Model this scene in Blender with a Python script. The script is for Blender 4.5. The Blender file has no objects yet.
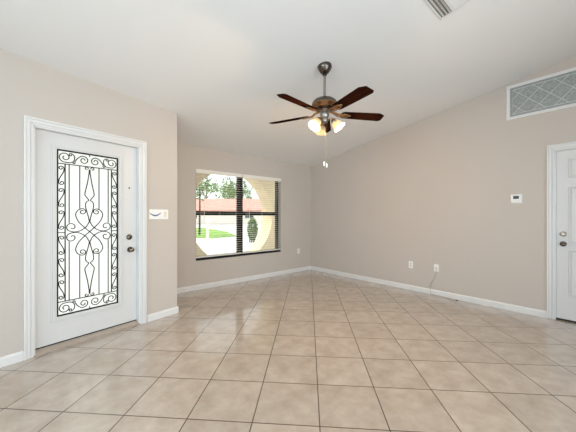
import bpy, bmesh, math, random
from math import sin, cos, pi, radians, sqrt
from mathutils import Vector, Matrix

random.seed(7)
sc = bpy.context.scene
COL = sc.collection

# ------------------------------------------------------------------ camera
CAM = Vector((-4.642, -4.572, 1.254))
YAW = 45 + 4.2726                       # degrees between +x (window wall) and the view axis
cd = bpy.data.cameras.new('camera'); cam = bpy.data.objects.new('camera', cd); COL.objects.link(cam)
cam.location = CAM; cam.rotation_euler = (pi/2, 0, radians(YAW - 90))
cd.sensor_width = 36; cd.lens = 273.4/576*36; cd.shift_y = 0.6/576; cd.clip_start = .02; cd.clip_end = 400
sc.camera = cam

# ------------------------------------------------------------------ view / world / sun / large lights
sc.view_settings.view_transform = 'Standard'; sc.view_settings.look = 'None'
sc.view_settings.gamma = 1; sc.view_settings.exposure = 0.17
sc.view_settings.use_curve_mapping = False
w = bpy.data.worlds.new('sky'); sc.world = w; w.use_nodes = True
bg = w.node_tree.nodes['Background']; bg.inputs[0].default_value = (.93, .97, 1, 1); bg.inputs[1].default_value = 2.0

def light(name, kind, energy, color=(1, 1, 1), loc=(0, 0, 0), aim=None, **kw):
    d = bpy.data.lights.new(name, kind); d.energy = energy; d.color = color
    for k, v in kw.items(): setattr(d, k, v)
    o = bpy.data.objects.new(name, d); COL.objects.link(o); o.location = loc
    if aim is not None:
        o.rotation_euler = (Vector(aim) - Vector(loc)).to_track_quat('-Z', 'Y').to_euler()
    return o
light('sun', 'SUN', 3.6, (1, .96, .9), (0, 0, 10), (0.4, -0.55, 10 - 1.15), angle=radians(3))
# added fill lights at made-up openings in the unseen left and rear walls
light('side_fill', 'AREA', 98, (.66, .83, 1), (-7.34, -4.1, 1.45), (-4.0, -3.3, 0), shape='RECTANGLE', size=2.6, size_y=2.0)
light('rear_fill', 'AREA', 99, (.80, .90, 1), (-4.1, -6.69, 1.25), (-4.0, 0, 2.5), shape='RECTANGLE', size=4.8, size_y=2.2)

# ------------------------------------------------------------------ materials
def lin(c):
    return tuple(((v/255/12.92) if v/255 <= .04045 else ((v/255+.055)/1.055)**2.4) for v in c)

class NT:
    def __init__(s, name):
        s.m = bpy.data.materials.new(name); s.m.use_nodes = True
        s.t = s.m.node_tree; s.n = s.t.nodes; s.l = s.t.links; s.b = s.n['Principled BSDF']
    def add(s, typ, **kw):
        n = s.n.new(typ)
        for k, v in kw.items(): setattr(n, k, v)
        return n
    def link(s, a, b): s.l.new(a, b)

def mat(name, rgb, rough=.5, metal=0, var=.0, scale=8, bump=0, bscale=200, stretch=None, rgb2=None, spec=None):
    t = NT(name); b = t.b
    b.inputs['Roughness'].default_value = rough; b.inputs['Metallic'].default_value = metal
    if spec is not None: b.inputs['Specular IOR Level'].default_value = spec
    c = lin(rgb); b.inputs['Base Color'].default_value = (*c, 1)
    tc = t.add('ShaderNodeTexCoord')
    if var or rgb2:
        mp = t.add('ShaderNodeMapping'); t.link(tc.outputs['Object'], mp.inputs[0])
        if stretch: mp.inputs['Scale'].default_value = stretch
        nz = t.add('ShaderNodeTexNoise'); nz.inputs['Scale'].default_value = scale; nz.inputs['Detail'].default_value = 5
        t.link(mp.outputs[0], nz.inputs['Vector'])
        rp = t.add('ShaderNodeValToRGB'); rp.color_ramp.elements[0].position = .3; rp.color_ramp.elements[1].position = .7
        c2 = lin(rgb2) if rgb2 else tuple(max(0, v*(1-var)) for v in c)
        rp.color_ramp.elements[0].color = (*c2, 1); rp.color_ramp.elements[1].color = (*c, 1)
        t.link(nz.outputs['Fac'], rp.inputs[0]); t.link(rp.outputs[0], b.inputs['Base Color'])
    if bump:
        n2 = t.add('ShaderNodeTexNoise'); n2.inputs['Scale'].default_value = bscale; n2.inputs['Detail'].default_value = 3
        t.link(tc.outputs['Object'], n2.inputs['Vector'])
        bp = t.add('ShaderNodeBump'); bp.inputs['Strength'].default_value = bump; bp.inputs['Distance'].default_value = .002
        t.link(n2.outputs['Fac'], bp.inputs['Height']); t.link(bp.outputs[0], b.inputs['Normal'])
    return t.m

M = {}
M['wall'] = mat('greige wall paint', (200, 191, 182), .6, var=.015, scale=1.5, bump=.25, bscale=140, spec=.3)
M['ceiling'] = mat('ceiling paint', (236, 235, 233), .8, var=.012, scale=1.2, bump=.5, bscale=60, spec=.2)
M['trim'] = mat('white semi gloss trim', (226, 225, 223), .35, var=.01)
M['door'] = mat('white door paint', (216, 215, 213), .38, var=.008)
M['plastic'] = mat('white plastic', (242, 241, 238), .4, var=.01)
M['slat'] = mat('blind slat vinyl', (240, 236, 226), .45, var=.02)
M['bronze'] = mat('dark bronze window metal', (22, 20, 19), .45, .3, var=.1)
M['iron'] = mat('black wrought iron', (20, 20, 22), .5, .3, var=.1)
M['nickel'] = mat('brushed dark nickel', (108, 100, 92), .24, 1, var=.15, scale=14, stretch=(1, 1, 12))
M['nickel_light'] = mat('satin nickel', (165, 158, 150), .35, 1, var=.1, scale=14)
M['brass'] = mat('antique brass iron', (168, 128, 92), .32, 1, var=.2, scale=20)
M['wood'] = mat('walnut blade', (52, 27, 18), .75, spec=.0, rgb2=(27, 13, 9), scale=5, stretch=(2, 22, 22))
M['cable_grey'] = mat('grey cable', (176, 168, 156), .5, var=.05)
M['chain_grey'] = mat('dull grey chain', (112, 104, 96), .6, var=.05)
M['black'] = mat('black plastic', (18, 18, 18), .5, var=.05)
M['dark_gap'] = mat('shaded door gap', (30, 27, 25), .8, var=.05)  # dark tone painted for the shade in door gaps
M['threshold'] = mat('bronze threshold', (178, 164, 150), .45, 0, var=.15, scale=20)
M['lcd'] = mat('grey display', (52, 54, 50), .25, var=.1)
M['blue_mark'] = mat('blue grey mark', (112, 120, 148), .5, var=.1)
M['beige_plate'] = mat('almond plastic', (226, 218, 206), .45, var=.01)
M['stucco'] = mat('cream stucco', (230, 213, 180), .85, var=.06, scale=4, bump=.6, bscale=60)
M['concrete'] = mat('pale concrete', (206, 202, 194), .85, var=.08, scale=1.5)
M['asphalt'] = mat('pale sunlit asphalt', (186, 184, 180), .9, var=.06, scale=.8)
M['lawn'] = mat('lawn grass', (122, 158, 52), .9, rgb2=(88, 128, 36), scale=3, bump=1, bscale=40)
M['leaf'] = mat('tree leaf', (128, 156, 84), .6, rgb2=(88, 122, 56), scale=1.2)
M['leaf2'] = mat('shrub leaf', (116, 146, 48), .6, rgb2=(70, 104, 34), scale=1.5)
M['bark'] = mat('tree bark', (84, 70, 58), .9, rgb2=(54, 44, 38), scale=4, stretch=(4, 4, .6))
M['roof'] = mat('pink roof shingle', (206, 146, 132), .9, rgb2=(186, 128, 116), scale=6)
M['house'] = mat('white house stucco', (232, 226, 216), .85, var=.04, scale=2)
M['glass_dark'] = mat('house window glass', (70, 80, 86), .1, var=.1)

def transom_mat():
    t = NT('patterned grey glass'); tc = t.add('ShaderNodeTexCoord')
    n = t.add('ShaderNodeTexNoise'); n.inputs['Scale'].default_value = 42; n.inputs['Detail'].default_value = 6
    t.link(tc.outputs['Object'], n.inputs['Vector'])
    r = t.add('ShaderNodeValToRGB'); r.color_ramp.elements[0].position = .35; r.color_ramp.elements[1].position = .68
    r.color_ramp.elements[0].color = (*lin((140, 146, 146)), 1); r.color_ramp.elements[1].color = (*lin((166, 171, 168)), 1)
    t.link(n.outputs['Fac'], r.inputs[0]); t.link(r.outputs[0], t.b.inputs['Base Color'])
    bp = t.add('ShaderNodeBump'); bp.inputs['Strength'].default_value = .6; bp.inputs['Distance'].default_value = .004
    t.link(n.outputs['Fac'], bp.inputs['Height']); t.link(bp.outputs[0], t.b.inputs['Normal'])
    t.b.inputs['Roughness'].default_value = .4
    return t.m
M['transom'] = transom_mat()
M['transom_line'] = mat('pale lattice line', (206, 209, 205), .45, var=.1, scale=30)

def tile_mat():
    t = NT('diagonal ceramic floor tile'); L = t.link
    tc = t.add('ShaderNodeTexCoord')
    S = .4095
    # tile axes u=(1,-1)/sqrt2, v=(1,1)/sqrt2 measured from the photograph's camera station
    k = 1/sqrt(2)
    u0 = .0541*1.254 - (-(CAM.x*k - CAM.y*k))*1; v0 = .3307*1.254 + (CAM.x*k + CAM.y*k)
    u0 = .0541*1.254 + (CAM.x*k - CAM.y*k)
    def axis(vec, off):
        d = t.add('ShaderNodeVectorMath', operation='DOT_PRODUCT'); L(tc.outputs['Object'], d.inputs[0]); d.inputs[1].default_value = vec
        a = t.add('ShaderNodeMath', operation='SUBTRACT'); L(d.outputs['Value'], a.inputs[0]); a.inputs[1].default_value = off
        m = t.add('ShaderNodeMath', operation='DIVIDE'); L(a.outputs[0], m.inputs[0]); m.inputs[1].default_value = S
        f = t.add('ShaderNodeMath', operation='FLOOR'); L(m.outputs[0], f.inputs[0])
        fr = t.add('ShaderNodeMath', operation='FRACT'); L(m.outputs[0], fr.inputs[0])
        h = t.add('ShaderNodeMath', operation='SUBTRACT'); L(fr.outputs[0], h.inputs[0]); h.inputs[1].default_value = .5
        ab = t.add('ShaderNodeMath', operation='ABSOLUTE'); L(h.outputs[0], ab.inputs[0])
        return ab.outputs[0], f.outputs[0]
    au, fu = axis((k, -k, 0), u0); av, fv = axis((k, k, 0), v0)
    mx = t.add('ShaderNodeMath', operation='MAXIMUM'); L(au, mx.inputs[0]); L(av, mx.inputs[1])
    g = t.add('ShaderNodeMapRange', interpolation_type='SMOOTHSTEP'); L(mx.outputs[0], g.inputs['Value'])
    g.inputs['From Min'].default_value = .5 - .0038/S - .002; g.inputs['From Max'].default_value = .5 - .0038/S + .002
    # per tile tint
    cb = t.add('ShaderNodeCombineXYZ'); L(fu, cb.inputs[0]); L(fv, cb.inputs[1])
    wn = t.add('ShaderNodeTexWhiteNoise'); L(cb.outputs[0], wn.inputs['Vector'])
    # mottling, offset per tile so that no pattern runs across a joint
    sc_ = t.add('ShaderNodeVectorMath', operation='MULTIPLY'); L(cb.outputs[0], sc_.inputs[0]); sc_.inputs[1].default_value = (3.7, 5.3, 0)
    ad = t.add('ShaderNodeVectorMath', operation='ADD'); L(tc.outputs['Object'], ad.inputs[0]); L(sc_.outputs[0], ad.inputs[1])
    n = t.add('ShaderNodeTexNoise'); n.inputs['Scale'].default_value = 7.5; n.inputs['Detail'].default_value = 7; n.inputs['Roughness'].default_value = .62
    L(ad.outputs[0], n.inputs['Vector'])
    r = t.add('ShaderNodeValToRGB'); r.color_ramp.elements[0].position = .3; r.color_ramp.elements[1].position = .7
    r.color_ramp.elements[0].color = (*lin((173, 157, 141)), 1); r.color_ramp.elements[1].color = (*lin((197, 183, 168)), 1)
    L(n.outputs['Fac'], r.inputs[0])
    tv = t.add('ShaderNodeMapRange'); L(wn.outputs['Value'], tv.inputs['Value']); tv.inputs['To Min'].default_value = .94; tv.inputs['To Max'].default_value = 1.03
    mu = t.add('ShaderNodeVectorMath', operation='SCALE'); L(r.outputs[0], mu.inputs[0]); L(tv.outputs[0], mu.inputs['Scale'])
    mix = t.add('ShaderNodeMix', data_type='RGBA'); L(g.outputs[0], mix.inputs[0]); L(mu.outputs[0], mix.inputs[6]); mix.inputs[7].default_value = (*lin((86, 68, 54)), 1)
    L(mix.outputs[2], t.b.inputs['Base Color'])
    ro = t.add('ShaderNodeMapRange'); L(g.outputs[0], ro.inputs['Value']); ro.inputs['To Min'].default_value = .22; ro.inputs['To Max'].default_value = .9
    L(ro.outputs[0], t.b.inputs['Roughness']); t.b.inputs['Coat Weight'].default_value = 1; t.b.inputs['Coat Roughness'].default_value = .12; t.b.inputs['Coat IOR'].default_value = 1.6
    inv = t.add('ShaderNodeMath', operation='MULTIPLY_ADD'); L(g.outputs[0], inv.inputs[0]); inv.inputs[1].default_value = -1
    n2 = t.add('ShaderNodeMath', operation='MULTIPLY'); L(n.outputs['Fac'], n2.inputs[0]); n2.inputs[1].default_value = .25; L(n2.outputs[0], inv.inputs[2])
    bp = t.add('ShaderNodeBump'); bp.inputs['Strength'].default_value = .35; bp.inputs['Distance'].default_value = .003
    L(inv.outputs[0], bp.inputs['Height']); L(bp.outputs[0], t.b.inputs['Normal'])
    return t.m
M['tile'] = tile_mat()

def pane_mat(name, trans_col, rough, frosted):
    t = NT(name); t.n.remove(t.b); out = t.n['Material Output']
    if frosted:       # obscure glass: scatters daylight through it, with a glossy skin
        tl = t.add('ShaderNodeBsdfTranslucent'); tl.inputs[0].default_value = (*trans_col, 1)
        tc = t.add('ShaderNodeTexCoord'); nz = t.add('ShaderNodeTexNoise'); nz.inputs['Scale'].default_value = 70
        t.link(tc.outputs['Object'], nz.inputs['Vector'])
        bp = t.add('ShaderNodeBump'); bp.inputs['Strength'].default_value = .2; bp.inputs['Distance'].default_value = .002
        t.link(nz.outputs['Fac'], bp.inputs['Height'])
        gl = t.add('ShaderNodeBsdfGlossy'); gl.inputs['Roughness'].default_value = rough; t.link(bp.outputs[0], gl.inputs['Normal'])
        tr = t.add('ShaderNodeBsdfTransparent'); tr.inputs[0].default_value = (.9, .95, .93, 1)
        m0 = t.add('ShaderNodeMixShader'); m0.inputs[0].default_value = .2
        t.link(tl.outputs[0], m0.inputs[1]); t.link(tr.outputs[0], m0.inputs[2])
        m1 = t.add('ShaderNodeMixShader'); m1.inputs[0].default_value = .06
        t.link(m0.outputs[0], m1.inputs[1]); t.link(gl.outputs[0], m1.inputs[2]); t.link(m1.outputs[0], out.inputs[0])
    else:             # clear window glass
        tr = t.add('ShaderNodeBsdfTransparent'); tr.inputs[0].default_value = (*trans_col, 1)
        gl = t.add('ShaderNodeBsdfGlossy'); gl.inputs['Roughness'].default_value = rough
        fr = t.add('ShaderNodeFresnel'); fr.inputs[0].default_value = 1.45
        m1 = t.add('ShaderNodeMixShader'); t.link(fr.outputs[0], m1.inputs[0])
        t.link(tr.outputs[0], m1.inputs[1]); t.link(gl.outputs[0], m1.inputs[2]); t.link(m1.outputs[0], out.inputs[0])
    return t.m
M['frosted'] = pane_mat('obscure white door glass', (.95, .98, .97), .25, True)
M['glass'] = pane_mat('clear window glass', (.96, .98, .97), .02, False)

def shade_mat():
    t = NT('frosted lamp glass'); t.n.remove(t.b); out = t.n['Material Output']
    tl = t.add('ShaderNodeBsdfTranslucent'); tl.inputs[0].default_value = (.36, .34, .28, 1)
    df = t.add('ShaderNodeBsdfDiffuse'); df.inputs[0].default_value = (.7, .66, .56, 1)
    m = t.add('ShaderNodeMixShader'); m.inputs[0].default_value = .35
    t.link(tl.outputs[0], m.inputs[1]); t.link(df.outputs[0], m.inputs[2]); t.link(m.outputs[0], out.inputs[0])
    return t.m
M['shade'] = shade_mat()
def bulb_mat():
    t = NT('lit bulb'); t.b.inputs['Base Color'].default_value = (1, .9, .7, 1)
    t.b.inputs['Emission Color'].default_value = (1, .78, .45, 1); t.b.inputs['Emission Strength'].default_value = 5
    return t.m
M['bulb'] = bulb_mat()

# ------------------------------------------------------------------ mesh helpers
class MB:
    """collects shapes; build() links them as ONE mesh object"""
    def __init__(s): s.bm = bmesh.new()
    def box(s, a, b, mtx=None, bevel=0):
        x0, y0, z0 = a; x1, y1, z1 = b
        vs = [s.bm.verts.new(v) for v in ((x0,y0,z0),(x1,y0,z0),(x1,y1,z0),(x0,y1,z0),(x0,y0,z1),(x1,y0,z1),(x1,y1,z1),(x0,y1,z1))]
        fs = [s.bm.faces.new([vs[i] for i in q]) for q in ((0,3,2,1),(4,5,6,7),(0,1,5,4),(1,2,6,5),(2,3,7,6),(3,0,4,7))]
        if bevel:
            es = list({e for f in fs for e in f.edges})
            r = bmesh.ops.bevel(s.bm, geom=es, offset=bevel, segments=2, affect='EDGES', profile=.5)
            vs = list({v for f in r['faces'] for v in f.verts} | {v for v in vs if v.is_valid})
        if mtx is not None: bmesh.ops.transform(s.bm, matrix=mtx, verts=vs)
        return s
    def prism(s, poly, d0, d1, axis='y', mtx=None):
        """polygon in a plane, extruded along axis"""
        def p(a, b, d): return {'y': (a, d, b), 'x': (d, a, b), 'z': (a, b, d)}[axis]
        A = [s.bm.verts.new(p(a, b, d0)) for a, b in poly]; B = [s.bm.verts.new(p(a, b, d1)) for a, b in poly]
        n = len(poly); s.bm.faces.new(A); s.bm.faces.new(B[::-1])
        for i in range(n): s.bm.faces.new((A[i], B[i], B[(i+1) % n], A[(i+1) % n]))
        if mtx is not None: bmesh.ops.transform(s.bm, matrix=mtx, verts=A+B)
        return s
    def tube(s, pts, r, n=6, closed=False, flat=1.0):
        pts = [Vector(p) for p in pts]; N = len(pts); rings = []
        up = None
        for i, p in enumerate(pts):
            a = pts[(i-1) % N] if (closed or i > 0) else p; b = pts[(i+1) % N] if (closed or i < N-1) else p
            t = (b-a).normalized() if (b-a).length > 1e-9 else Vector((0, 0, 1))
            if up is None:
                up = Vector((0, 1, 0)) if abs(t.y) < .9 else Vector((1, 0, 0))
            u = (up - t*up.dot(t)).normalized(); up = u; v = t.cross(u)
            rr = r[i] if isinstance(r, (list, tuple)) else r
            rings.append([s.bm.verts.new(p + u*(cos(2*pi*k/n)*rr) + v*(sin(2*pi*k/n)*rr*flat)) for k in range(n)])
        for i in range(N if closed else N-1):
            A, B = rings[i], rings[(i+1) % N]
            for k in range(n): s.bm.faces.new((A[k], A[(k+1) % n], B[(k+1) % n], B[k]))
        if not closed: s.bm.faces.new(rings[0][::-1]); s.bm.faces.new(rings[-1])
        return s
    def lathe(s, prof, n=24, mtx=None, cap=True):
        rings = []
        for r, z in prof: rings.append([s.bm.verts.new((r*cos(2*pi*k/n), r*sin(2*pi*k/n), z)) for k in range(n)])
        for A, B in zip(rings, rings[1:]):
            for k in range(n): s.bm.faces.new((A[k], A[(k+1) % n], B[(k+1) % n], B[k]))
        if cap:
            s.bm.faces.new(rings[0][::-1]); s.bm.faces.new(rings[-1])
        if mtx is not None: bmesh.ops.transform(s.bm, matrix=mtx, verts=[v for R in rings for v in R])
        return s
    def build(s, name, m, parent=None, loc=None, rot=None, smooth=0, bevel=0):
        bmesh.ops.recalc_face_normals(s.bm, faces=s.bm.faces)
        me = bpy.data.meshes.new(name); s.bm.to_mesh(me); s.bm.free()
        me.materials.append(M[m] if isinstance(m, str) else m)
        o = bpy.data.objects.new(name, me); COL.objects.link(o)
        if parent: o.parent = parent
        if loc is not None: o.location = loc
        if rot is not None: o.rotation_euler = rot
        if smooth:
            for p in me.polygons: p.use_smooth = True
            me.set_sharp_from_angle(angle=radians(smooth))
        if bevel:
            b = o.modifiers.new('bevel', 'BEVEL'); b.width = bevel; b.segments = 2; b.limit_method = 'ANGLE'; b.angle_limit = radians(40)
        return o

def tag(o, label=None, cat=None, group=None, kind=None):
    if label: o['label'] = label
    if cat: o['category'] = cat
    if group: o['group'] = group
    if kind: o['kind'] = kind
    return o
def empty(name, loc=(0, 0, 0), rotz=0, label=None, cat=None, group=None, kind=None):
    o = bpy.data.objects.new(name, None); COL.objects.link(o); o.location = loc; o.rotation_euler = (0, 0, rotz); o.empty_display_size = .1
    return tag(o, label, cat, group, kind)
def copy_tree(o, parent=None):
    c = o.copy(); COL.objects.link(c)
    if parent: c.parent = parent
    for ch in list(o.children): copy_tree(ch, c)
    return c
def T(x=0, y=0, z=0): return Matrix.Translation((x, y, z))
def Rm(a, ax): return Matrix.Rotation(a, 4, ax)

# ------------------------------------------------------------------ room shell
CZ0, SL, RIDGE = 2.449, .16, -5.7
def ceil_z(y): return CZ0 - SL*y if y >= RIDGE else CZ0 - SL*RIDGE + SL*(y - RIDGE)
XL, YR = -7.2, -6.6
MB().box((XL-.2, YR-.2, -.15), (.2, .2, 0)).build('floor', 'tile'); tag(bpy.data.objects['floor'], 'beige ceramic tile floor laid on the diagonal with dark grout', 'floor', kind='structure')

c = MB()
prof = [(.2, ceil_z(.2)), (RIDGE, ceil_z(RIDGE)), (YR-.2, ceil_z(YR-.2)), (YR-.2, ceil_z(YR-.2)+.18), (RIDGE, ceil_z(RIDGE)+.18), (.2, ceil_z(.2)+.18)]
c.prism(prof, XL-.2, .2, axis='x')
tag(c.build('ceiling', 'ceiling'), 'white vaulted ceiling sloping up from the window wall', 'ceiling', kind='structure')

# window wall (y = 0) with its opening
WX0, WX1, WZ0, WZ1 = -2.785, -.905, .50, 2.075
wb = MB(); t0, t1 = 0, .17
wb.box((-3.57, t0, 0), (WX0, t1, 2.47)); wb.box((WX1, t0, 0), (.17, t1, 2.47))
wb.box((WX0, t0, 0), (WX1, t1, WZ0)); wb.box((WX0, t0, WZ1), (WX1, t1, 2.47))
tag(wb.build('wall_back', 'wall'), 'greige wall with the window opening', 'wall', kind='structure')

# right wall (x = 0) with its door opening
RD0, RD1, RDZ = -4.165, -5.02, 2.065
wr = MB()
def rwall(y0, y1, z0, z1=None):     # y0 > y1
    if z1 is None: wr.prism([(y0, z0), (y0, ceil_z(y0)+.03)] + ([(RIDGE, ceil_z(RIDGE)+.03)] if y1 < RIDGE < y0 else []) + [(y1, ceil_z(y1)+.03), (y1, z0)], 0, .17, axis='x')
rwall(0, RD0, 0); rwall(RD0, RD1, RDZ); rwall(RD1, YR, 0)
tag(wr.build('wall_right', 'wall'), 'long greige wall with transom panel and white six panel door', 'wall', kind='structure')

# entry wall: runs 12.93 degrees off the window wall
EA = radians(12.926); EO = Vector((-4.836, -1.251, 0)); EU = Vector((cos(EA), sin(EA), 0)); EN = Vector((-sin(EA), cos(EA), 0))
EM = Matrix.Translation(EO) @ Rm(EA, 'Z')
def ew(u, n=0, z=0): return EO + EU*u + EN*n + Vector((0, 0, z))
BU = 1.463; UL = -2.6
we = MB(); D0, D1, DZ = .066, .992, 2.07
def ewall(u0, u1, z0):
    vs = []
    for u, n in ((u0, 0), (u1, 0), (u1, .12), (u0, .12)):
        p = ew(u, n); vs.append((u, n, ceil_z(p.y)+.03))
    bm = we.bm
    lo = [bm.verts.new((u, n, z0)) for u, n, z in vs]; hi = [bm.verts.new(v) for v in vs]
    bm.faces.new(lo[::-1]); bm.faces.new(hi)
    for i in range(4): bm.faces.new((lo[i], lo[(i+1) % 4], hi[(i+1) % 4], hi[i]))
ewall(UL, D0, 0); ewall(D0, D1, DZ); ewall(D1, BU, 0)
o = we.build('wall_entry', 'wall', loc=EO, rot=(0, 0, EA)); tag(o, 'light greige wall holding the front door', 'wall', kind='structure')
o['label'] = 'light greige wall around the white front door'
# side of the entry jog, hidden behind the corner
ws = MB(); pc = ew(BU)
ws.prism([(pc.y+.03, 0), (pc.y+.03, ceil_z(pc.y)+.02), (.05, ceil_z(0)+.02), (.05, 0)], pc.x-.12, pc.x-.002, axis='x')
tag(ws.build('wall_jog', 'wall'), 'short greige return wall beside the entry corner', 'wall', kind='structure')

wl = MB()
wl.box((XL-.17, -5.5, 0), (XL, YR, 3.5)); wl.box((XL-.17, .1, 0), (XL, -2.7, 3.1)); wl.box((XL-.17, -2.7, 0), (XL, -5.5, .4)); wl.box((XL-.17, -2.7, 2.5), (XL, -5.5, 3.45))
tag(wl.build('wall_left', 'wall'), 'greige wall on the far left of the room', 'wall', kind='structure')
wq = MB()
for x0, x1 in ((XL, -6.7), (-1.5, .17)): wq.box((x0, YR-.17, 0), (x1, YR, 3.2))
wq.box((XL, YR-.17, 2.5), (.17, YR, 3.2))
tag(wq.build('wall_rear', 'wall'), 'greige wall with a wide opening behind the viewer, added for fill light', 'wall', kind='structure')

# baseboards with an eased top edge
def base_prof(h=.083, t=.014): return [(0, 0), (t, 0), (t, h-.018), (t*.55, h-.004), (t*.35, h), (0, h)]
def baseboard(name, p0, p1, normal, label):
    p0, p1 = Vector(p0), Vector(p1); d = (p1-p0); L = d.length; ang = math.atan2(d.y, d.x)
    bm = MB(); bm.prism([(-a, b) if True else 0 for a, b in base_prof()], 0, L, axis='x')
    # prism axis x gives (d, a, b): a = -thickness (local -y = room side when walking p0 -> p1 with the room on the right)
    o = bm.build(name, 'trim', loc=p0, rot=(0, 0, ang)); return tag(o, label, 'baseboard', kind='structure')
baseboard('baseboard_back', (-3.395, 0, 0), (0, 0, 0), None, 'white baseboard along the window wall')
baseboard('baseboard_right', (0, 0, 0), (0, -4.10, 0), None, 'white baseboard along the long right wall')
baseboard('baseboard_rear', (0, -5.09, 0), (0, YR, 0), None, 'white baseboard beyond the six panel door')
baseboard('baseboard_left', ew(UL), ew(0), None, 'white baseboard left of the front door')
baseboard('baseboard_entry', ew(1.072), ew(BU+.012), None, 'short white baseboard right of the front door')

# ------------------------------------------------------------------ doors
def casing(width, z_in, w=.066, t=.02, y=0):
    """stepped casing around an opening 0..width, local x along the wall, -y to the room"""
    b = MB()
    for (o0, o1, th) in ((0, w*.20, .010), (w*.20, w*.28, .015), (w*.28, w*.36, .008), (w*.36, w*.70, .014), (w*.70, w*.78, .019), (w*.78, w, .024)):
        b.box((-o1, -th, 0), (-o0, 0, z_in+o1)); b.box((width+o0, -th, 0), (width+o1, 0, z_in+o1))
        b.box((-o0, -th, z_in+o0), (width+o0, 0, z_in+o1))
    return b

def knob_prof(): return [(.0, 0), (.031, 0), (.032, .004), (.029, .008), (.013, .011), (.011, .022), (.016, .03), (.0255, .038), (.0275, .047), (.024, .057), (.012, .063), (.0, .064)]
def bolt_prof(): return [(0, 0), (.031, 0), (.032, .006), (.028, .014), (.020, .018), (.0, .019)]
TO_ROOM = Rm(pi/2, 'X')             # lathe axis +z -> -y (towards the room)

# front door
d1 = empty('door_1', EO, EA, 'white front door with black iron scrollwork over obscure glass', 'door', kind='structure')
casing(D1-D0, DZ, .066).build('casing', 'trim', d1, loc=(D0, 0, 0), bevel=.002)
jb = MB()
jb.box((D0, 0, 0), (D0+.012, .12, DZ)); jb.box((D1-.012, 0, 0), (D1, .12, DZ)); jb.box((D0, 0, DZ-.012), (D1, .12, DZ))
jb.build('jamb', 'trim', d1)
th = MB(); th.prism([(0, 0), (0, .014), (.05, .036), (.12, .036), (.12, 0)], D0, D1, axis='x'); th.build('threshold', 'threshold', d1)
SX0, SX1, SZ0, SZ1, SY = D0+.014, D1-.014, .042, DZ-.014, .06
LX0, LX1, LZ0, LZ1 = .244, .784, .290, 1.906
sl = MB()
e = .012
for a, b in (((SX0, SY, SZ0), (LX0-e, SY+.045, SZ1)), ((LX1+e, SY, SZ0), (SX1, SY+.045, SZ1)), ((LX0-e, SY, SZ0), (LX1+e, SY+.045, LZ0-e)), ((LX0-e, SY, LZ1+e), (LX1+e, SY+.045, SZ1))): sl.box(a, b)
slab = sl.build('slab', 'door', d1)
lf = MB()      # raised moulding around the glass
for o0, o1, th_ in ((0, .014, .004), (.014, .034, .010), (.034, .046, .005)):
    x0, x1, z0, z1 = LX0-o1, LX1+o1, LZ0-o1, LZ1+o1; i0, i1, j0, j1 = LX0-o0, LX1+o0, LZ0-o0, LZ1+o0
    lf.box((x0, SY-th_, z0), (i0, SY+.001, z1)); lf.box((i1, SY-th_, z0), (x1, SY+.001, z1)); lf.box((i0, SY-th_, z0), (i1, SY+.001, j0)); lf.box((i0, SY-th_, j1), (i1, SY+.001, z1))
lf.build('glass_moulding', 'door', slab, bevel=.002)
MB().box((LX0-.01, SY+.016, LZ0-.01), (LX1+.01, SY+.022, LZ1+.01)).build('glass_pane', 'frosted', slab)
MB().box((SX0, SY-.004, .037), (SX1, SY+.04, SZ0+.004)).build('gap_strip', 'dark_gap', slab)  # dark strip painted for the shaded gap under the slab
kx, kz = .914, .874
MB().lathe(bolt_prof(), 24, T(.898, SY, 1.019) @ TO_ROOM).box((.898-.004, SY-.034, 1.019-.014), (.898+.004, SY-.016, 1.019+.014)).build('deadbolt', 'nickel', slab, smooth=35)
MB().lathe(knob_prof(), 24, T(kx-.008, SY, kz) @ TO_ROOM).build('knob', 'nickel', slab, smooth=35)
MB().lathe([(0, 0), (.009, 0), (.009, .003), (.006, .004), (0, .004)], 16, T(.898, SY, 1.583) @ TO_ROOM).build('peephole', 'black', slab)
hg = MB()
for hz in (.25, 1.05, 1.85): hg.lathe([(.006, -.045), (.006, .045)], 10, T(D0+.012, SY-.006, hz))
hg.build('hinges', 'trim', d1)

# --- iron scrollwork (x across, z up, centred on the glass)
GW, GH = (LX1-LX0)/2, (LZ1-LZ0)/2
def spiral(cx, cz, r, a0, turns, sgn, tail=.28, n=26):
    """from the outer radius at angle a0 winding inwards"""
    return [(cx + r*(1-(1-tail)*i/n)*cos(a0+sgn*turns*2*pi*i/n), cz + r*(1-(1-tail)*i/n)*sin(a0+sgn*turns*2*pi*i/n)) for i in range(n+1)]
def bez(p0, p1, p2, p3, n=18):
    return [tuple(((1-t)**3*a + 3*(1-t)**2*t*b + 3*(1-t)*t*t*c_ + t**3*d) for a, b, c_, d in zip(p0, p1, p2, p3)) for t in [i/n for i in range(n+1)]]
curves = []; R1 = .0048
def add(pts, r=R1): curves.append((pts, r))
def mir(pts, r=R1, mx=True, mz=True):
    for sx in ((1, -1) if mx else (1,)):
        for sz in ((1, -1) if mz else (1,)): add([(x*sx, z*sz) for x, z in pts], r)
SB, TB = .066, .136           # side and top band widths
ix, iz = GW-SB, GH-TB         # inner rectangle
# border frames
mir([(GW-.005, -GH+.002), (GW-.005, GH-.002)], .0095, mz=False); mir([(-GW, GH-.005), (GW, GH-.005)], .0095, mx=False)
mir([(ix, -GH), (ix, GH)] if False else [(ix, -iz), (ix, iz)], .0056, mz=False); mir([(-GW, iz), (GW, iz)], .005, mx=False)
mir([(ix, 0), (GW, 0)], .005, mz=False)
# straight bars
mir([(.172, .092), (.172, iz)], .0048); mir([(.085, .236), (.085, iz)], .0048)
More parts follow.
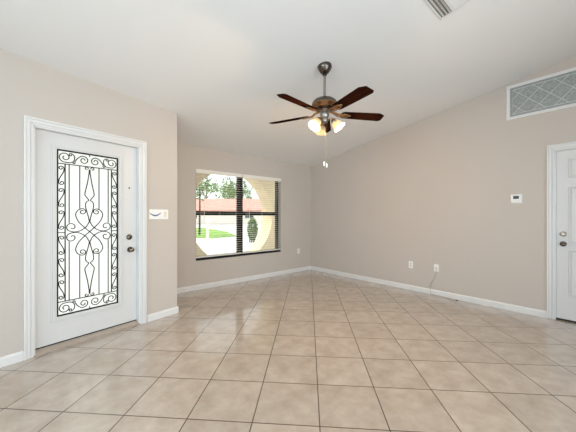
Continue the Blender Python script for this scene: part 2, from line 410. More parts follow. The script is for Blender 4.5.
# side band: S scrolls stacked three per half
def s_scroll(cx, cz0, cz1, r, half):
    """an S: loop at the bottom opening one way, loop at the top the other way"""
    b = spiral(cx+half, cz1, r, pi, 1.15, -1, .25); a = spiral(cx-half, cz0, r, 0, 1.15, -1, .25)
    mid = bez(b[0], (b[0][0]-.002, cz1-(cz1-cz0)*.42), (a[0][0]+.002, cz0+(cz1-cz0)*.42), a[0])
    return b[::-1] + mid[1:-1] + a
bx = (ix+GW-.008)/2
seg = (iz-.02)/3
for k in range(3):
    z0 = .012 + k*seg
    mir(s_scroll(bx, z0+.040, z0+seg-.036, .0225, .002))
# top band: large spiral in the corner and two S curves to the middle
tz = (iz+GH-.008)/2
def big(cx, r, sg):
    return spiral(cx, tz, r, radians(90 if sg > 0 else 90), 1.55, sg, .22, 40)
mir(spiral(GW-.066, tz+.003, .05, radians(-70), 1.35, 1, .25, 40) [::1], R1)
sp = spiral(GW-.066, tz+.003, .05, radians(-70), 1.35, 1, .25, 40)
p0 = sp[0]
mir(bez(p0, (p0[0]-.045, p0[1]-.006), (.135, tz-.05), (.128, tz-.005), 14) + bez((.128, tz-.005), (.122, tz+.035), (.15, tz+.052), (.166, tz+.044), 10)[1:] + spiral(.160, tz+.033, .013, radians(60), .8, -1, .5, 12)[1:])
sp2 = spiral(.052, tz-.004, .043, radians(60), 1.35, 1, .25, 40)
q0 = sp2[0]
mir(sp2[::-1] + bez(q0, (q0[0]+.02, q0[1]-.012), (.112, tz+.0), (.126, tz-.034), 12)[1:] + spiral(.134, tz-.042, .011, radians(150), .8, 1, .5, 12)[1:])
add([(0, tz+.04), (0, tz+.056)]); add([(0, -tz-.04), (0, -tz-.056)])
# centre finial: C scroll pair, long diamond, tulip
mir(spiral(.027, iz-.020, .018, radians(185), .95, -1, .35, 20))
def smooth2(P, n=7):
    Q = [(2*P[0][0]-P[1][0], 2*P[0][1]-P[1][1])] + P + [(2*P[-1][0]-P[-2][0], 2*P[-1][1]-P[-2][1])]; out = []
    for i in range(1, len(Q)-2):
        a, b, c_, d = Q[i-1:i+3]
        for k in range(n):
            t = k/n; out.append(tuple(.5*((2*b[q])+(c_[q]-a[q])*t+(2*a[q]-5*b[q]+4*c_[q]-d[q])*t*t+(3*b[q]-a[q]-3*c_[q]+d[q])*t**3) for q in (0, 1)))
    return out + [P[-1]]
mir([(.003, .645), (.004, .61), (.018, .51), (.040, .40), (.0415, .385), (.038, .372), (.010, .332), (.007, .322)], .0050)
mir(smooth2([(.007, .322), (.026, .308), (.035, .285), (.033, .245), (.020, .190), (.010, .150), (.002, .105)]) + smooth2([(.002, .105), (.030, .052), (.075, .016), (.118, .003), (.150, .006)])[1:] +
    smooth2([(.150, .006), (.180, .020), (.192, .050), (.178, .080), (.150, .086), (.128, .070), (.126, .046), (.142, .034), (.158, .042)])[1:], .0050)
hs = spiral(.062, .206, .032, radians(80), 1.2, 1, .3, 30)
mir(hs[::-1] + smooth2([hs[0], (.098, .222), (.117, .190), (.116, .155), (.092, .100), (.045, .045), (0, 0)])[1:], .0050)
grille = MB()
for pts, r in curves: grille.tube([(x, 0, z) for x, z in pts], r, 6)
grille.build('iron_scrollwork', 'iron', slab, loc=((LX0+LX1)/2, SY+.008, (LZ0+LZ1)/2))

# six panel door in the right wall: local x runs towards -y of the room, -y to the room
d2 = empty('door_2', (0, RD0, 0), -pi/2, 'white six panel door with brass knob at the right edge', 'door', kind='structure')
d2['label'] = 'white six panel door at the right edge of the room'
DW = RD0-RD1
casing(DW, RDZ, .066).build('casing', 'trim', d2, bevel=.002)
jb = MB(); jb.box((0, 0, 0), (.012, .12, RDZ)); jb.box((DW-.012, 0, 0), (DW, .12, RDZ)); jb.box((0, 0, RDZ-.012), (DW, .12, RDZ)); jb.build('jamb', 'trim', d2)
MB().box((.012, .03, 0), (DW-.012, .12, .018)).build('gap_strip', 'dark_gap', d2)  # dark strip standing in for shade in the gap below this door
px = [.015, .118, .385, .44, .707, DW-.015]; pz = [.022, .29, .846, .917, 1.605, 1.712, 1.949, RDZ-.015]
bm = MB(); B = bm.bm; SYD = .022
grid = [[B.verts.new((x, SYD, z)) for z in pz] for x in px]; panels = []
for i in range(5):
    for j in range(7):
        f = B.faces.new((grid[i][j], grid[i+1][j], grid[i+1][j+1], grid[i][j+1]))
        if i in (1, 3) and j in (1, 3, 5): panels.append(f)
B.normal_update()
for f in panels:
    if f.normal.y > 0: f.normal_flip()
for thick, depth in ((.006, -.010), (.012, -.003), (.024, .010)):
    bmesh.ops.inset_individual(B, faces=panels, thickness=thick, depth=depth)
bk = [[B.verts.new((x, SYD+.038, z)) for z in (pz[0], pz[-1])] for x in (px[0], px[-1])]
B.faces.new((bk[0][0], bk[1][0], bk[1][1], bk[0][1]))
B.faces.new([grid[0][j] for j in range(8)] + [bk[0][1], bk[0][0]]); B.faces.new([grid[5][j] for j in range(8)] + [bk[1][1], bk[1][0]])
B.faces.new([grid[i][0] for i in range(6)] + [bk[1][0], bk[0][0]]); B.faces.new([grid[i][7] for i in range(6)] + [bk[1][1], bk[0][1]])
slab2 = bm.build('slab', 'door', d2)
MB().lathe(bolt_prof(), 24, T(.074, SYD, 1.045) @ TO_ROOM).lathe([(0, 0), (.014, 0), (.014, .004), (0, .004)], 16, T(.074, SYD-.018, 1.045) @ TO_ROOM).build('deadbolt', 'nickel_light', slab2, smooth=35)
MB().lathe(knob_prof(), 24, T(.074, SYD, .925) @ TO_ROOM).build('knob', 'nickel', slab2, smooth=35)

# ------------------------------------------------------------------ window
w1 = empty('window_1', (WX0, 0, WZ0), 0, 'dark bronze framed window of two sashes beside the corner', 'window', kind='structure')
WW, WH = WX1-WX0, WZ1-WZ0; FY0, FY1 = .098, .15
fr = MB(); fw = .045
fr.box((0, FY0, 0), (WW, FY1, .055)); fr.box((0, FY0, WH-fw), (WW, FY1, WH)); fr.box((0, FY0, 0), (fw, FY1, WH)); fr.box((WW-fw-.01, FY0, 0), (WW, FY1, WH))
fr.build('frame', 'bronze', w1, bevel=.003)
MC = .925
MB().box((MC-.055, FY0-.012, 0), (MC+.055, FY1, WH)).box((MC-.012, FY0-.02, 0), (MC+.012, FY0, WH)).build('mullion', 'bronze', w1, bevel=.003)
RZ = .815
rl = MB(); rl.box((fw, FY0+.004, RZ-.036), (MC-.05, FY1-.01, RZ+.036)); rl.build('meeting_rail', 'bronze', w1, bevel=.003)
rl = MB(); rl.box((MC+.05, FY0+.004, RZ-.036), (WW-fw, FY1-.01, RZ+.036)); rl.build('meeting_rail', 'bronze', w1, bevel=.003)
for x0, x1 in ((fw, MC-.055), (MC+.055, WW-fw)):
    for z0, z1 in ((.055, RZ-.036), (RZ+.036, WH-fw)):
        MB().box((x0-.004, .122, z0-.004), (x1+.004, .127, z1+.004)).build('pane', 'glass', w1)
sill = MB(); sill.box((0, -.004, -.002), (WW, FY0, .006)); sill.build('sill', 'bronze', w1)
bp_ = MB(); bp_.box((.0, .028, .006), (WW, .06, .036)); bp_.build('sill_stop', 'bronze', w1)

def make_blind(xa, xb, label):
    r = empty('window_blind', (xa, .0, WZ0), 0, label, 'blind', 'horizontal slat blinds in the window')
    W = xb-xa
    MB().box((0, -.006, WH-.068), (W, .012, WH-.001), bevel=.003).box((.004, .012, WH-.05), (W-.004, .062, WH-.004)).build('headrail', 'slat', r)
    s = MB(); n = 35; zb, zt_ = .062, WH-.085
    for i in range(n):
        z = zb + (zt_-zb)*i/(n-1); a = 0
        pts = []
        for kk in range(5):
            t = (kk/4-.5)*.05; pts.append((.034+t*cos(a), z + t*sin(a) + .0012*(1-(2*kk/4-1)**2)))
        poly = pts + [(y, zz-.0018) for y, zz in pts[::-1]]
        s.prism(poly, .006, W-.006, axis='x')
    s.build('slats', 'slat', r)
    MB().box((.004, .012, .038), (W-.004, .058, .056), bevel=.003).build('bottom_rail', 'slat', r)
    co = MB()
    for f in (.12, .5, .88):
        for y in (.010, .058): co.tube([(W*f, y, .05), (W*f, y, WH-.05)], .0011, 5)
    co.build('ladder_cords', 'slat', r)
    MB().tube([(W*.12+.03, -.004, WH-.06), (W*.12+.034, -.008, WH-.5), (W*.12+.034, -.008, WH-.95)], .0042, 6).build('tilt_wand', 'slat', r)
    return r
make_blind(WX0+.004, WX0+MC-.016, 'white horizontal blind over the left half of the window')
make_blind(WX0+MC-.004, WX1-.004, 'white horizontal blind over the right half of the window, next to the corner')

# added glazing in the left and rear walls, framing the two fill lights
def glazing(name, loc, rot, W, H, n, label, cat):
    r = empty(name, loc, rot, label, cat, kind='structure'); f = MB(); t_ = .05
    f.box((0, .03, 0), (W, .09, t_)); f.box((0, .03, H-t_), (W, .09, H)); f.box((0, .03, t_), (t_, .09, H-t_)); f.box((W-t_, .03, t_), (W, .09, H-t_))
    f.build('frame', 'bronze', r, bevel=.003)
    for i in range(1, n): MB().box((W*i/n-.03, .025, t_), (W*i/n+.03, .095, H-t_)).build('mullion', 'bronze', r, bevel=.003)
    for i in range(n): MB().box((W*i/n+.02, .055, t_-.005), (W*(i+1)/n-.02, .061, H-t_+.005)).build('pane', 'glass', r)
glazing('added_window_2', (XL, -5.5, .4), pi/2, 2.8, 2.1, 3, 'added dark framed window in the left wall around the side fill light', 'window')
glazing('added_door_3', (-1.5, YR, 0), pi, 5.2, 2.5, 3, 'added sliding glass door behind the viewer around the rear fill light', 'door')

# ------------------------------------------------------------------ transom panel in the right wall
t = empty('transom_panel', (0, -3.7, 2.545), -pi/2, 'white framed grey patterned transom panel high above the six panel door', 'transom', kind='thing')
TW, THh, fw = 1.75, .457, .038
b = MB(); b.box((0, -.014, 0), (TW, .0, fw)); b.box((0, -.014, THh-fw), (TW, 0, THh)); b.box((0, -.014, fw), (fw, 0, THh-fw)); b.box((TW-fw, -.014, fw), (TW, 0, THh-fw))
b.build('frame', 'trim', t, bevel=.003)
MB().box((fw, -.004, fw), (TW-fw, -.0005, THh-fw)).build('patterned_panel', 'transom', t)
lt = MB(); x0, x1, z0, z1 = fw+.03, TW-fw-.03, fw+.03, THh-fw-.03
lt.tube([(x0, -.005, z0), (x1, -.005, z0), (x1, -.005, z1), (x0, -.005, z1)], .004, 5, closed=True)
hh = z1-z0; st = hh*.62
xx = x0-st
while xx < x1:
    for sgn in (1, -1):
        pa, pb = (xx, z0 if sgn > 0 else z1), (xx+hh, z1 if sgn > 0 else z0)
        ta = max(0, (x0-pa[0])/hh); tb = min(1, (x1-pa[0])/hh)
        if tb > ta+.02: lt.tube([(pa[0]+hh*ta, -.005, pa[1]+(pb[1]-pa[1])*ta), (pa[0]+hh*tb, -.005, pa[1]+(pb[1]-pa[1])*tb)], .0045, 5)
    xx += st
lt.build('lattice', 'transom_line', t)

# ------------------------------------------------------------------ thermostat, outlets, plates, cable
t = empty('thermostat', (0, -3.804, 1.49), -pi/2, 'small white thermostat with dark display on the right wall', 'thermostat')
MB().box((-.06, -.004, -.058), (.06, 0, .058), bevel=.0015).build('back_plate', 'plastic', t)
MB().box((-.054, -.026, -.05), (.054, -.004, .052), bevel=.004).build('body', 'plastic', t)
MB().box((-.03, -.0275, -.004), (.03, -.0255, .036)).build('display', 'lcd', t)
bt = MB()
for k in (-.03, 0, .03): bt.box((k-.008, -.0285, -.036), (k+.008, -.0255, -.024), bevel=.001)
bt.build('buttons', 'beige_plate', t)

def outlet(name, loc, rot, label):
    r = empty(name, loc, rot, label, 'outlet', 'duplex outlets low on the walls')
    MB().box((-.036, -.006, -.058), (.036, 0, .058), bevel=.002).build('cover_plate', 'plastic', r)
    for z in (-.02, .02):
        q = MB(); q.lathe([(0, 0), (.0165, 0), (.0165, .0025), (0, .0025)], 20, T(0, -.006, z) @ TO_ROOM); f = q.build('receptacle', 'beige_plate', r)
        q = MB(); q.box((-.0075, -.0092, z+.001), (-.0045, -.0084, z+.010)); q.box((.0045, -.0092, z+.001), (.0075, -.0092+.0008, z+.010)); q.lathe([(0, 0), (.003, 0), (.003, .0008), (0, .0008)], 10, T(0, -.0084, z-.006) @ TO_ROOM)
        q.build('slots', 'black', f)
    MB().lathe([(0, 0), (.003, 0), (.002, .001), (0, .001)], 10, T(0, -.006, 0) @ TO_ROOM).build('screw', 'nickel_light', r)
    return r
outlet('wall_outlet', (-.39, 0, .468), 0, 'almond outlet on the window wall near the corner')
outlet('wall_outlet', (0, -2.40, .432), -pi/2, 'white duplex outlet on the right wall, left of the cable plate')

t = empty('cable_plate', (0, -2.812, .434), -pi/2, 'white wall plate with a cable hanging from it on the right wall', 'wall plate')
MB().box((-.036, -.006, -.058), (.036, 0, .058), bevel=.002).build('cover_plate', 'plastic', t)
MB().lathe([(0, 0), (.008, 0), (.008, .004), (.005, .005), (.005, .012), (0, .012)], 12, T(0, -.006, -.002) @ TO_ROOM).build('jack', 'nickel_light', t)
def catmull(P, n=8):
    P = [Vector(p) for p in P]; Q = [P[0]*2-P[1]] + P + [P[-1]*2-P[-2]]; out = []
    for i in range(1, len(Q)-2):
        a, b, c_, d = Q[i-1:i+3]
        for k in range(n):
            t = k/n; out.append(.5*((2*b)+(c_-a)*t+(2*a-5*b+4*c_-d)*t*t+(3*b-a-3*c_+d)*t**3))
    out.append(P[-1]); return out
r = empty('coaxial_cable', (0, -2.812, 0), 0, 'thin pale cable running from the wall plate down to the floor by the baseboard', 'cable')
pts = [(-.022, 0, .432), (-.040, -.008, .415), (-.028, -.005, .35), (-.016, .035, .26), (-.020, .085, .165), (-.022, .09, .10), (-.026, .075, .03), (-.03, .04, .006), (-.025, -.05, .005), (-.034, -.14, .005), (-.055, -.22, .005), (-.078, -.30, .005)]
MB().tube(catmull(pts), .0034, 7).build('cord', 'cable_grey', r, smooth=60)
MB().tube([(-.078, -.298, .0075), (-.086, -.326, .0075)], .0075, 8).build('connector', 'black', r)
MB().tube([(-.018, 0, .432), (-.030, -.003, .428)], .0055, 8).build('wall_connector', 'nickel_light', r)

t = empty('switch_plate', ew(1.2175, 0, 1.282), EA, 'wide white wall plate with blue grey curved mark right of the front door', 'switch plate')
MB().box((-.12, -.007, -.06), (.12, 0, .06), bevel=.003).build('cover_plate', 'plastic', t)
MB().box((-.116, -.011, -.05), (.045, -.006, .05), bevel=.002).build('switch_cover', 'plastic', t)
ar = MB(); pts = []
for k in range(17):
    s_ = k/16; pts.append((-.116+.135*s_, -.0112, .016 - .034*sin(pi*(s_*.92+.04)) + .006*s_))
ar.tube(pts, [.004+.006*sin(pi*k/16) for k in range(17)], 6, flat=1)
ar.build('curved_mark', 'blue_mark', t)
MB().prism([(-.007, -.034), (-.0145, -.034), (-.009, 0), (-.0075, .034), (-.007, .034)], .062, .098, axis='x').build('rocker_switch', 'beige_plate', t)

# ------------------------------------------------------------------ ceiling register (lies in the slope of the ceiling)
RW = .38
rt = empty('ceiling_register', (-2.0, -3.605, ceil_z(-3.605)), 0, 'white louvred air register in the ceiling above the viewer', 'air vent')
rt.rotation_euler = (-math.atan(SL), 0, 0)       # local x to room x, local y along the slope, -z to the room
b = MB()     # local: x from -RW..0, y from -RW..0
for (x0, y0, x1, y1) in ((-RW, -.014, 0, 0), (-RW, -RW, 0, -RW+.014), (-RW, -RW, -RW+.014, 0), (-.014, -RW, 0, 0)): b.box((x0, y0, -.008), (x1, y1, 0))
b.build('frame', 'trim', rt, bevel=.002)
lv = MB()
for k in range(3):
    y = -.030-.026*k; lv.prism([(y+.008, -.001), (y+.005, -.001), (y-.013, -.014), (y-.010, -.014)], -RW+.014, -.014, axis='x')
lv.box((-RW+.014, -.122, -.012), (-.014, -.100, -.002))
for k in range(12):
    x = -.030-.029*k; lv.prism([(x-.017, -.002), (x-.014, -.002), (x+.012, -.012), (x+.009, -.012)], -RW+.014, -.12, axis='y')
lv.build('louvres', 'trim', rt)
MB().box((-RW+.012, -RW+.012, -.0015), (-.012, -.012, -.0005)).build('duct', mat('dark duct', (110, 108, 106), .8, var=.05), rt)

# ------------------------------------------------------------------ ceiling fan
th_ = radians(YAW); VV = Vector((cos(th_), sin(th_), 0)); RR = Vector((sin(th_), -cos(th_), 0))
FZ = 2.93; hub = Vector((CAM.x, CAM.y, 0)) + RR*.3925 + VV*FZ
def hz_of(py): return 1.254 + (216.6-py)/273.4*FZ
zc = ceil_z(hub.y); zb = 1.254+1.0993
fan = empty('ceiling_fan', (hub.x, hub.y, 0), 0, 'five blade walnut ceiling fan with three lit glass shades and two pull chains', 'ceiling fan')
zk = hz_of(74.5); ztop = hz_of(63)
MB().lathe([(.0, zc+.014), (.072, zc+.014), (.077, zc-.004), (.077, zc-.016), (.068, zc-.036), (.052, zc-.060), (.040, zc-.076), (.028, zc-.081), (0, zc-.081)][::-1], 32).build('canopy', 'nickel', fan, smooth=40)
MB().lathe([(0, zc-.105), (.020, zc-.105), (.024, zc-.092), (.018, zc-.075), (0, zc-.075)], 20).build('hanger_ball', 'black', fan, smooth=50)
MB().lathe([(.0135, hz_of(99)), (.0135, zc-.08)], 16).build('downrod', 'nickel_light', fan, smooth=50)
zm1, zm0 = hz_of(98.5), hz_of(110)
hm = zm1-zm0
MB().lathe([(0, zm0-.004), (.07, zm0-.004), (.082, zm0), (.108, zm0+.012), (.130, zm0+hm*.32), (.136, zm0+hm*.42), (.136, zm0+hm*.52), (.128, zm0+hm*.68), (.108, zm0+hm*.84), (.075, zm0+hm*.95), (.034, zm1), (.03, zm1+.012), (.022, zm1+.016), (0, zm1+.016)], 40).build('motor_housing', 'nickel', fan, smooth=40)
rg = MB(); rg.lathe([(.110, zm0+.010), (.134, zm0+hm*.30), (.139, zm0+hm*.36), (.137, zm0+hm*.30+.016)], 40, cap=False)
rg.build('brass_band', 'brass', fan, smooth=40)
zs = zm0-.004
MB().lathe([(0, zs-.135), (.02, zs-.135), (.034, zs-.125), (.040, zs-.10), (.036, zs-.085), (.046, zs-.07), (.050, zs-.045), (.046, zs-.02), (.06, zs-.004), (.06, zs), (0, zs)], 32).build('switch_housing', 'nickel_light', fan, smooth=40)

a_ref = 5.186
def cam_ang(t):     # angle measured from camera right towards the view axis -> room angle
    d = RR*cos(t) + VV*sin(t); return math.atan2(d.y, d.x)
PITCH = radians(13)
# blade outline (x outward, y across)
outl = [(.175, -.040), (.195, -.052), (.24, -.058), (.60, -.068), (.632, -.066), (.652, -.040), (.650, .052), (.634, .066), (.24, .058), (.195, .052), (.175, .040)]
outl = [(.180, -.030), (.190, -.046), (.212, -.056), (.45, -.065), (.604, -.070), (.666, -.036), (.666, .050), (.642, .070), (.45, .065), (.212, .056), (.190, .046), (.180, .030)]
first = None
for k in range(5):
    ang = cam_ang(a_ref + k*2*pi/5)
    if first is None:
        b = MB(); b.prism(outl, -.0035, .0035, axis='z')
        bl = b.build('blade', 'wood', fan, bevel=.0015)
        ib = MB()
        ring = [(.232+.040*cos(2*pi*i/24), .024*sin(2*pi*i/24), -.0075) for i in range(24)]
        ib.tube(ring, .0065, 8, closed=True)
        ring2 = [(.278+.012*cos(2*pi*i/14), .012*sin(2*pi*i/14), -.0065) for i in range(14)]
        ib.tube(ring2, .004, 6, closed=True)
        for sgn in (1, -1):
            ib.tube([(.085, sgn*.010, .028), (.115, sgn*.012, .014), (.15, sgn*.022, -.006), (.18, sgn*.026, -.008), (.21, sgn*.024, -.008)], [.008, .008, .007, .006, .005], 8)
            ib.lathe([(0, 0), (.006, 0), (.005, .003), (0, .003)], 10, T(.212, sgn*.036, -.0035) @ Rm(pi, 'X'))
        ib.prism([(.19, -.012), (.275, -.005), (.275, .005), (.19, .012)], -.006, -.0035, axis='z')
        ib.tube([(.06, 0, .030), (.10, 0, .020), (.15, 0, -.003), (.2, 0, -.006)], [.012, .011, .009, .006], 8)
        ib.build('blade_iron', 'brass', bl, smooth=50)
        first = bl
    else:
        bl = first.copy(); COL.objects.link(bl); bl.parent = fan
        cc = first.children[0].copy(); COL.objects.link(cc); cc.parent = bl
    bl.rotation_mode = 'QUATERNION'
    m = Rm(ang, 'Z') @ Rm(-PITCH, 'X')
    bl.location = (0, 0, zb); bl.rotation_quaternion = m.to_quaternion()

# three lamps
zl = zs-.105
for k, tdeg in enumerate((100, 220, 340)):
    ang = cam_ang(radians(tdeg))
    ar = MB(); d = Vector((cos(ang), sin(ang), 0))
    ar.tube(catmull([d*.03 + Vector((0, 0, zl)), d*.06 + Vector((0, 0, zl+.012)), d*.085 + Vector((0, 0, zl+.002)), d*.092 + Vector((0, 0, zl-.012))], 5), .0075, 8)
    tilt = radians(38); base = d*.092 + Vector((0, 0, zl-.012))
    mm = Matrix.Translation(base) @ Rm(ang, 'Z') @ Rm(pi - tilt, 'Y') @ Matrix.Scale(.93, 4)    # local +z points down and outwards
    ar.lathe([(0, -.006), (.026, -.006), (.030, .004), (.030, .022), (.0, .022)], 20, mm)
    arm = ar.build('lamp_arm', 'brass', fan, smooth=45)
    shp = [(.027, .012), (.034, .022), (.045, .036), (.051, .056), (.054, .078), (.060, .098), (.069, .112), (.0715, .116), (.068, .113), (.058, .098), (.051, .078), (.048, .056), (.042, .037), (.031, .024), (.024, .014)]
    sh = MB(); sh.lathe(shp, 32, mm, cap=False); sh.build('lamp_shade', 'shade', arm, smooth=60)
    bu = MB(); bu.lathe([(0, .022), (.012, .022), (.013, .034), (.022, .052), (.026, .068), (.022, .084), (.012, .092), (0, .094)], 20, mm); bu.build('bulb', 'bulb', arm, smooth=60)
    pl = light('lamp_glow', 'POINT', 23.0, (1, .68, .38), loc=tuple(hub + (mm @ Vector((0, 0, .106)))), shadow_soft_size=.03)

# pull chains
for (dx, zend, nm) in ((-.010, hz_of(162), 0), (.018, hz_of(163.5), 1)):
    p = RR*dx - VV*.03
    ch = MB(); z0 = zs-.12
    ch.tube([(p.x, p.y, z0), (p.x, p.y, zend)], .0012, 5); 
    n = 40
    for i in range(n): ch.lathe([(.0006, -.0016), (.0016, 0), (.0006, .0016)], 5, T(p.x, p.y, z0+(zend-z0)*i/n), cap=False)
    co = ch.build('pull_chain', 'chain_grey', fan)
    fb = MB(); fb.lathe([(0, -.052), (.004, -.052), (.0085, -.040), (.009, -.028), (.006, -.012), (.003, 0), (0, 0)], 12, T(p.x, p.y, zend)); fb.build('fob', 'shade' if False else 'plastic', co, smooth=50)

# ------------------------------------------------------------------ outside
g = MB(); g.box((-60, .17, -.25), (120, 120, -.06)); g.box((-60, -1.1, -.25), (-3.57, .17, -.06)); tag(g.build('ground', 'asphalt'), 'pale sunlit street and driveway outside the window', 'ground', kind='structure')
MB().box((-3.3, .17, -.06), (3.2, 2.9, -.02)).build('porch_floor', 'concrete'); tag(bpy.data.objects['porch_floor'], 'pale concrete porch floor outside the window', 'porch', kind='structure')
# porch wall with its round opening
PD, PT, PCX, PCZ, PRAD = 1.6, .5, -1.108, 1.274, 1.191
pw = MB(); bm = pw.bm; X0, X1, Z0, Z1 = -3.3, 3.2, -.06, 2.56; n = 96
def outer(a):
    dx, dz = cos(a), sin(a); ts = []
    if dx > 1e-9: ts.append((X1-PCX)/dx)
    if dx < -1e-9: ts.append((X0-PCX)/dx)
    if dz > 1e-9: ts.append((Z1-PCZ)/dz)
    if dz < -1e-9: ts.append((Z0-PCZ)/dz)
    t = min(ts); return PCX+dx*t, PCZ+dz*t
angs = sorted([2*pi*i/n for i in range(n)] + [math.atan2(z-PCZ, x-PCX) % (2*pi) for x in (X0, X1) for z in (Z0, Z1)])
ri = [[bm.verts.new((PCX+PRAD*cos(a), y, PCZ+PRAD*sin(a))) for a in angs] for y in (PD, PD+PT)]
ro = [[bm.verts.new((outer(a)[0], y, outer(a)[1])) for a in angs] for y in (PD, PD+PT)]
N = len(angs)
for i in range(N):
    j = (i+1) % N
    bm.faces.new((ri[0][i], ri[0][j], ro[0][j], ro[0][i])); bm.faces.new((ri[1][i], ro[1][i], ro[1][j], ri[1][j]))
    bm.faces.new((ri[0][i], ri[1][i], ri[1][j], ri[0][j])); bm.faces.new((ro[0][i], ro[0][j], ro[1][j], ro[1][i]))
tag(pw.build('wall_porch', 'stucco'), 'thick cream stucco porch wall with a large round opening', 'wall', kind='structure')
MB().box((-3.4, .17, 2.56), (3.4, 2.12, 2.72)).build('trim_1', 'house'); tag(bpy.data.objects['trim_1'], 'porch ceiling slab outside the window', 'porch', kind='structure')
def cw(px, z):      # room position of a pixel column at view depth z
    return Vector((CAM.x, CAM.y, 0)) + RR*((px-288)/273.4*z) + VV*z
# lawn: a wedge of grass across the drive
lp = [cw(188, 16.8), cw(214, 16.6), cw(237, 18.3), cw(226, 24), cw(205, 31), cw(186, 33)]
lm = MB(); lm.prism([(p.x, p.y) for p in lp], -.07, -.04, axis='z'); tag(lm.build('lawn', 'lawn'), 'bright green lawn patch across the driveway', 'lawn', kind='stuff')
# house across the street
hp = cw(226, 47); hang = math.atan2(RR.y, RR.x)
hs_ = empty('neighbor_house', hp, hang, 'low white house with a pink shingle roof across the street', 'house')
MB().box((-9.5, 0, -.06), (9.0, 9, 2.45)).build('wall', 'house', hs_)
rf = MB(); rv = [rf.bm.verts.new(v) for v in ((-10.2, -.8, 2.35), (9.7, -.8, 2.35), (9.7, 9.8, 2.35), (-10.2, 9.8, 2.35), (-7.5, 4.5, 4.6), (8.2, 4.5, 4.6), (-10.2, -.8, 2.2), (9.7, -.8, 2.2), (9.7, 9.8, 2.2), (-10.2, 9.8, 2.2))]
for q in ((0, 1, 5, 4), (1, 2, 5), (2, 3, 4, 5), (3, 0, 4), (0, 6, 7, 1), (1, 7, 8, 2), (2, 8, 9, 3), (3, 9, 6, 0), (6, 9, 8, 7)): rf.bm.faces.new([rv[i] for i in q])
rf.build('roof', 'roof', hs_)
for x0 in (-6.5, 3.2):
    f = MB(); 
    for a_, b_ in (((x0, -.06, .9), (x0+.08, 0, 2.1)), ((x0+1.52, -.06, .9), (x0+1.6, 0, 2.1)), ((x0, -.06, .9), (x0+1.6, 0, .98)), ((x0, -.06, 2.02), (x0+1.6, 0, 2.1))): f.box(a_, b_)
    f = f.build('window', 'house', hs_); MB().box((x0+.06, -.03, .96), (x0+1.54, -.005, 2.04)).build('pane', 'glass_dark', f)
gd = MB(); gd.box((-2.6, -.04, 0), (1.4, 0, 2.1))
for k in range(1, 4): gd.box((-2.6, -.055, 2.1*k/4-.02), (1.4, -.04, 2.1*k/4+.02))
gd.build('garage_door', 'house', hs_)

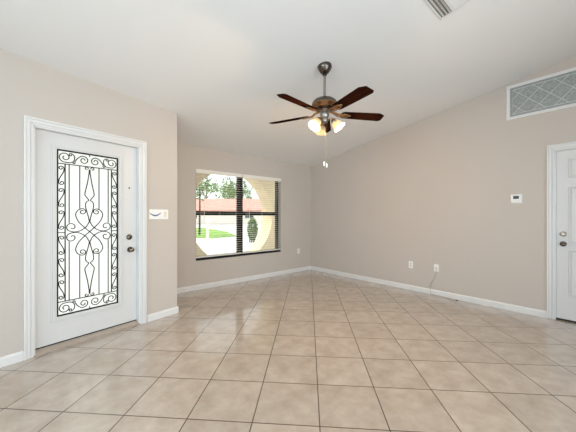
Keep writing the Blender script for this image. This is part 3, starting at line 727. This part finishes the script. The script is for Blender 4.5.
def tree(name, base, h, crown, trunk_r, n, leaf, label, m='leaf', cat='tree', group=None):
    r = empty(name, base, random.random()*6, label, cat, group)
    tk = MB(); tk.tube([(0, 0, -.035), (.1*trunk_r, .2*trunk_r, h*.3), (.6*trunk_r, -.3*trunk_r, h*.62), (trunk_r, 0, h*.8)], [trunk_r, trunk_r*.8, trunk_r*.6, trunk_r*.3], 9)
    for a in (0, 2.1, 4.2): tk.tube([(.4*trunk_r, 0, h*.5), (cos(a)*crown*.35, sin(a)*crown*.35, h*.68), (cos(a)*crown*.55, sin(a)*crown*.55, h*.8)], [trunk_r*.45, trunk_r*.3, trunk_r*.12], 6)
    tk.build('trunk', 'bark', r, smooth=60)
    fo = MB(); bm = fo.bm
    cl = [(Vector((random.uniform(-1, 1)*crown*.7, random.uniform(-1, 1)*crown*.7, h*.75 + random.uniform(-1, 1)*h*.2)), crown*random.uniform(.28, .45)) for _ in range(14)]
    for i in range(n):
        c0, cr = random.choice(cl)
        v = Vector((random.gauss(0, 1), random.gauss(0, 1), random.gauss(0, 1))).normalized()*cr*random.uniform(.6, 1)
        p = c0+v; u = Vector((random.gauss(0, 1), random.gauss(0, 1), random.gauss(0, .6))).normalized(); w_ = u.orthogonal().normalized()
        w_.rotate(Matrix.Rotation(random.random()*6, 3, u)); s_ = leaf*random.uniform(.7, 1.4)
        q = [bm.verts.new(p+u*s_*a+w_*s_*b) for a, b in ((-.6, 0), (0, -.32), (.7, 0), (0, .32))]; bm.faces.new(q)
    fo.build('foliage', m, r)
    return r
tree('shade_tree', cw(230, 64), 10.0, 4.4, .3, 2600, .34, 'leafy green tree behind the pink roof, seen through the left half of the window', group=None)
tree('shade_tree', cw(207, 76), 12.5, 4.6, .25, 1100, .34, 'pale green tree behind the left end of the pink roof')
tree('shade_tree', cw(199.5, 19), 5.2, 1.3, .075, 420, .2, 'slim dark trunk tree at the left edge of the window')
tree('shade_tree', cw(247, 82), 11.5, 2.2, .2, 500, .32, 'distant tree top glimpsed through the right half of the window')
r = empty('shrub', cw(252.5, 14), 0, 'small bright green shrub seen inside the round opening', 'shrub')
fo = MB()
for i in range(900):
    v = Vector((random.gauss(0, 1), random.gauss(0, 1), random.gauss(0, 1))).normalized(); p = Vector((v.x*.26, v.y*.26, .64+v.z*.6))*random.uniform(.85, 1.0)
    u = Vector((random.gauss(0, 1), random.gauss(0, 1), random.gauss(0, 1))).normalized(); w_ = u.orthogonal().normalized()
    q = [fo.bm.verts.new(p+u*.09*a+w_*.09*b) for a, b in ((-.6, 0), (0, -.35), (.7, 0), (0, .35))]; fo.bm.faces.new(q)
fo.build('foliage', 'leaf2', r); st_ = MB()
for a_ in range(16): st_.tube([(.17*cos(a_*2.4)*(.4+.04*a_), .17*sin(a_*2.4), -.06), (.16*cos(a_*2.4+.5), .16*sin(a_*2.4+.5), .5), (.17*cos(a_*2.4), .17*sin(a_*2.4), 1.0)], [.012, .010, .006], 5)
st_.build('stems', 'bark', r)
r = empty('mailbox', cw(207.5, 15.2), hang, 'white mailbox on a post at the edge of the lawn', 'mailbox')
MB().box((-.06, -.06, -.06), (.06, .06, .95)).build('post', 'house', r)
b = MB(); b.prism([(-.1, .95), (.1, .95), (.1, 1.08)] + [(.1*cos(a), 1.08+.09*sin(a)) for a in [pi*i/8 for i in range(1, 8)]] + [(-.1, 1.08)], -.28, .24, axis='y'); b.build('box', 'house', r)
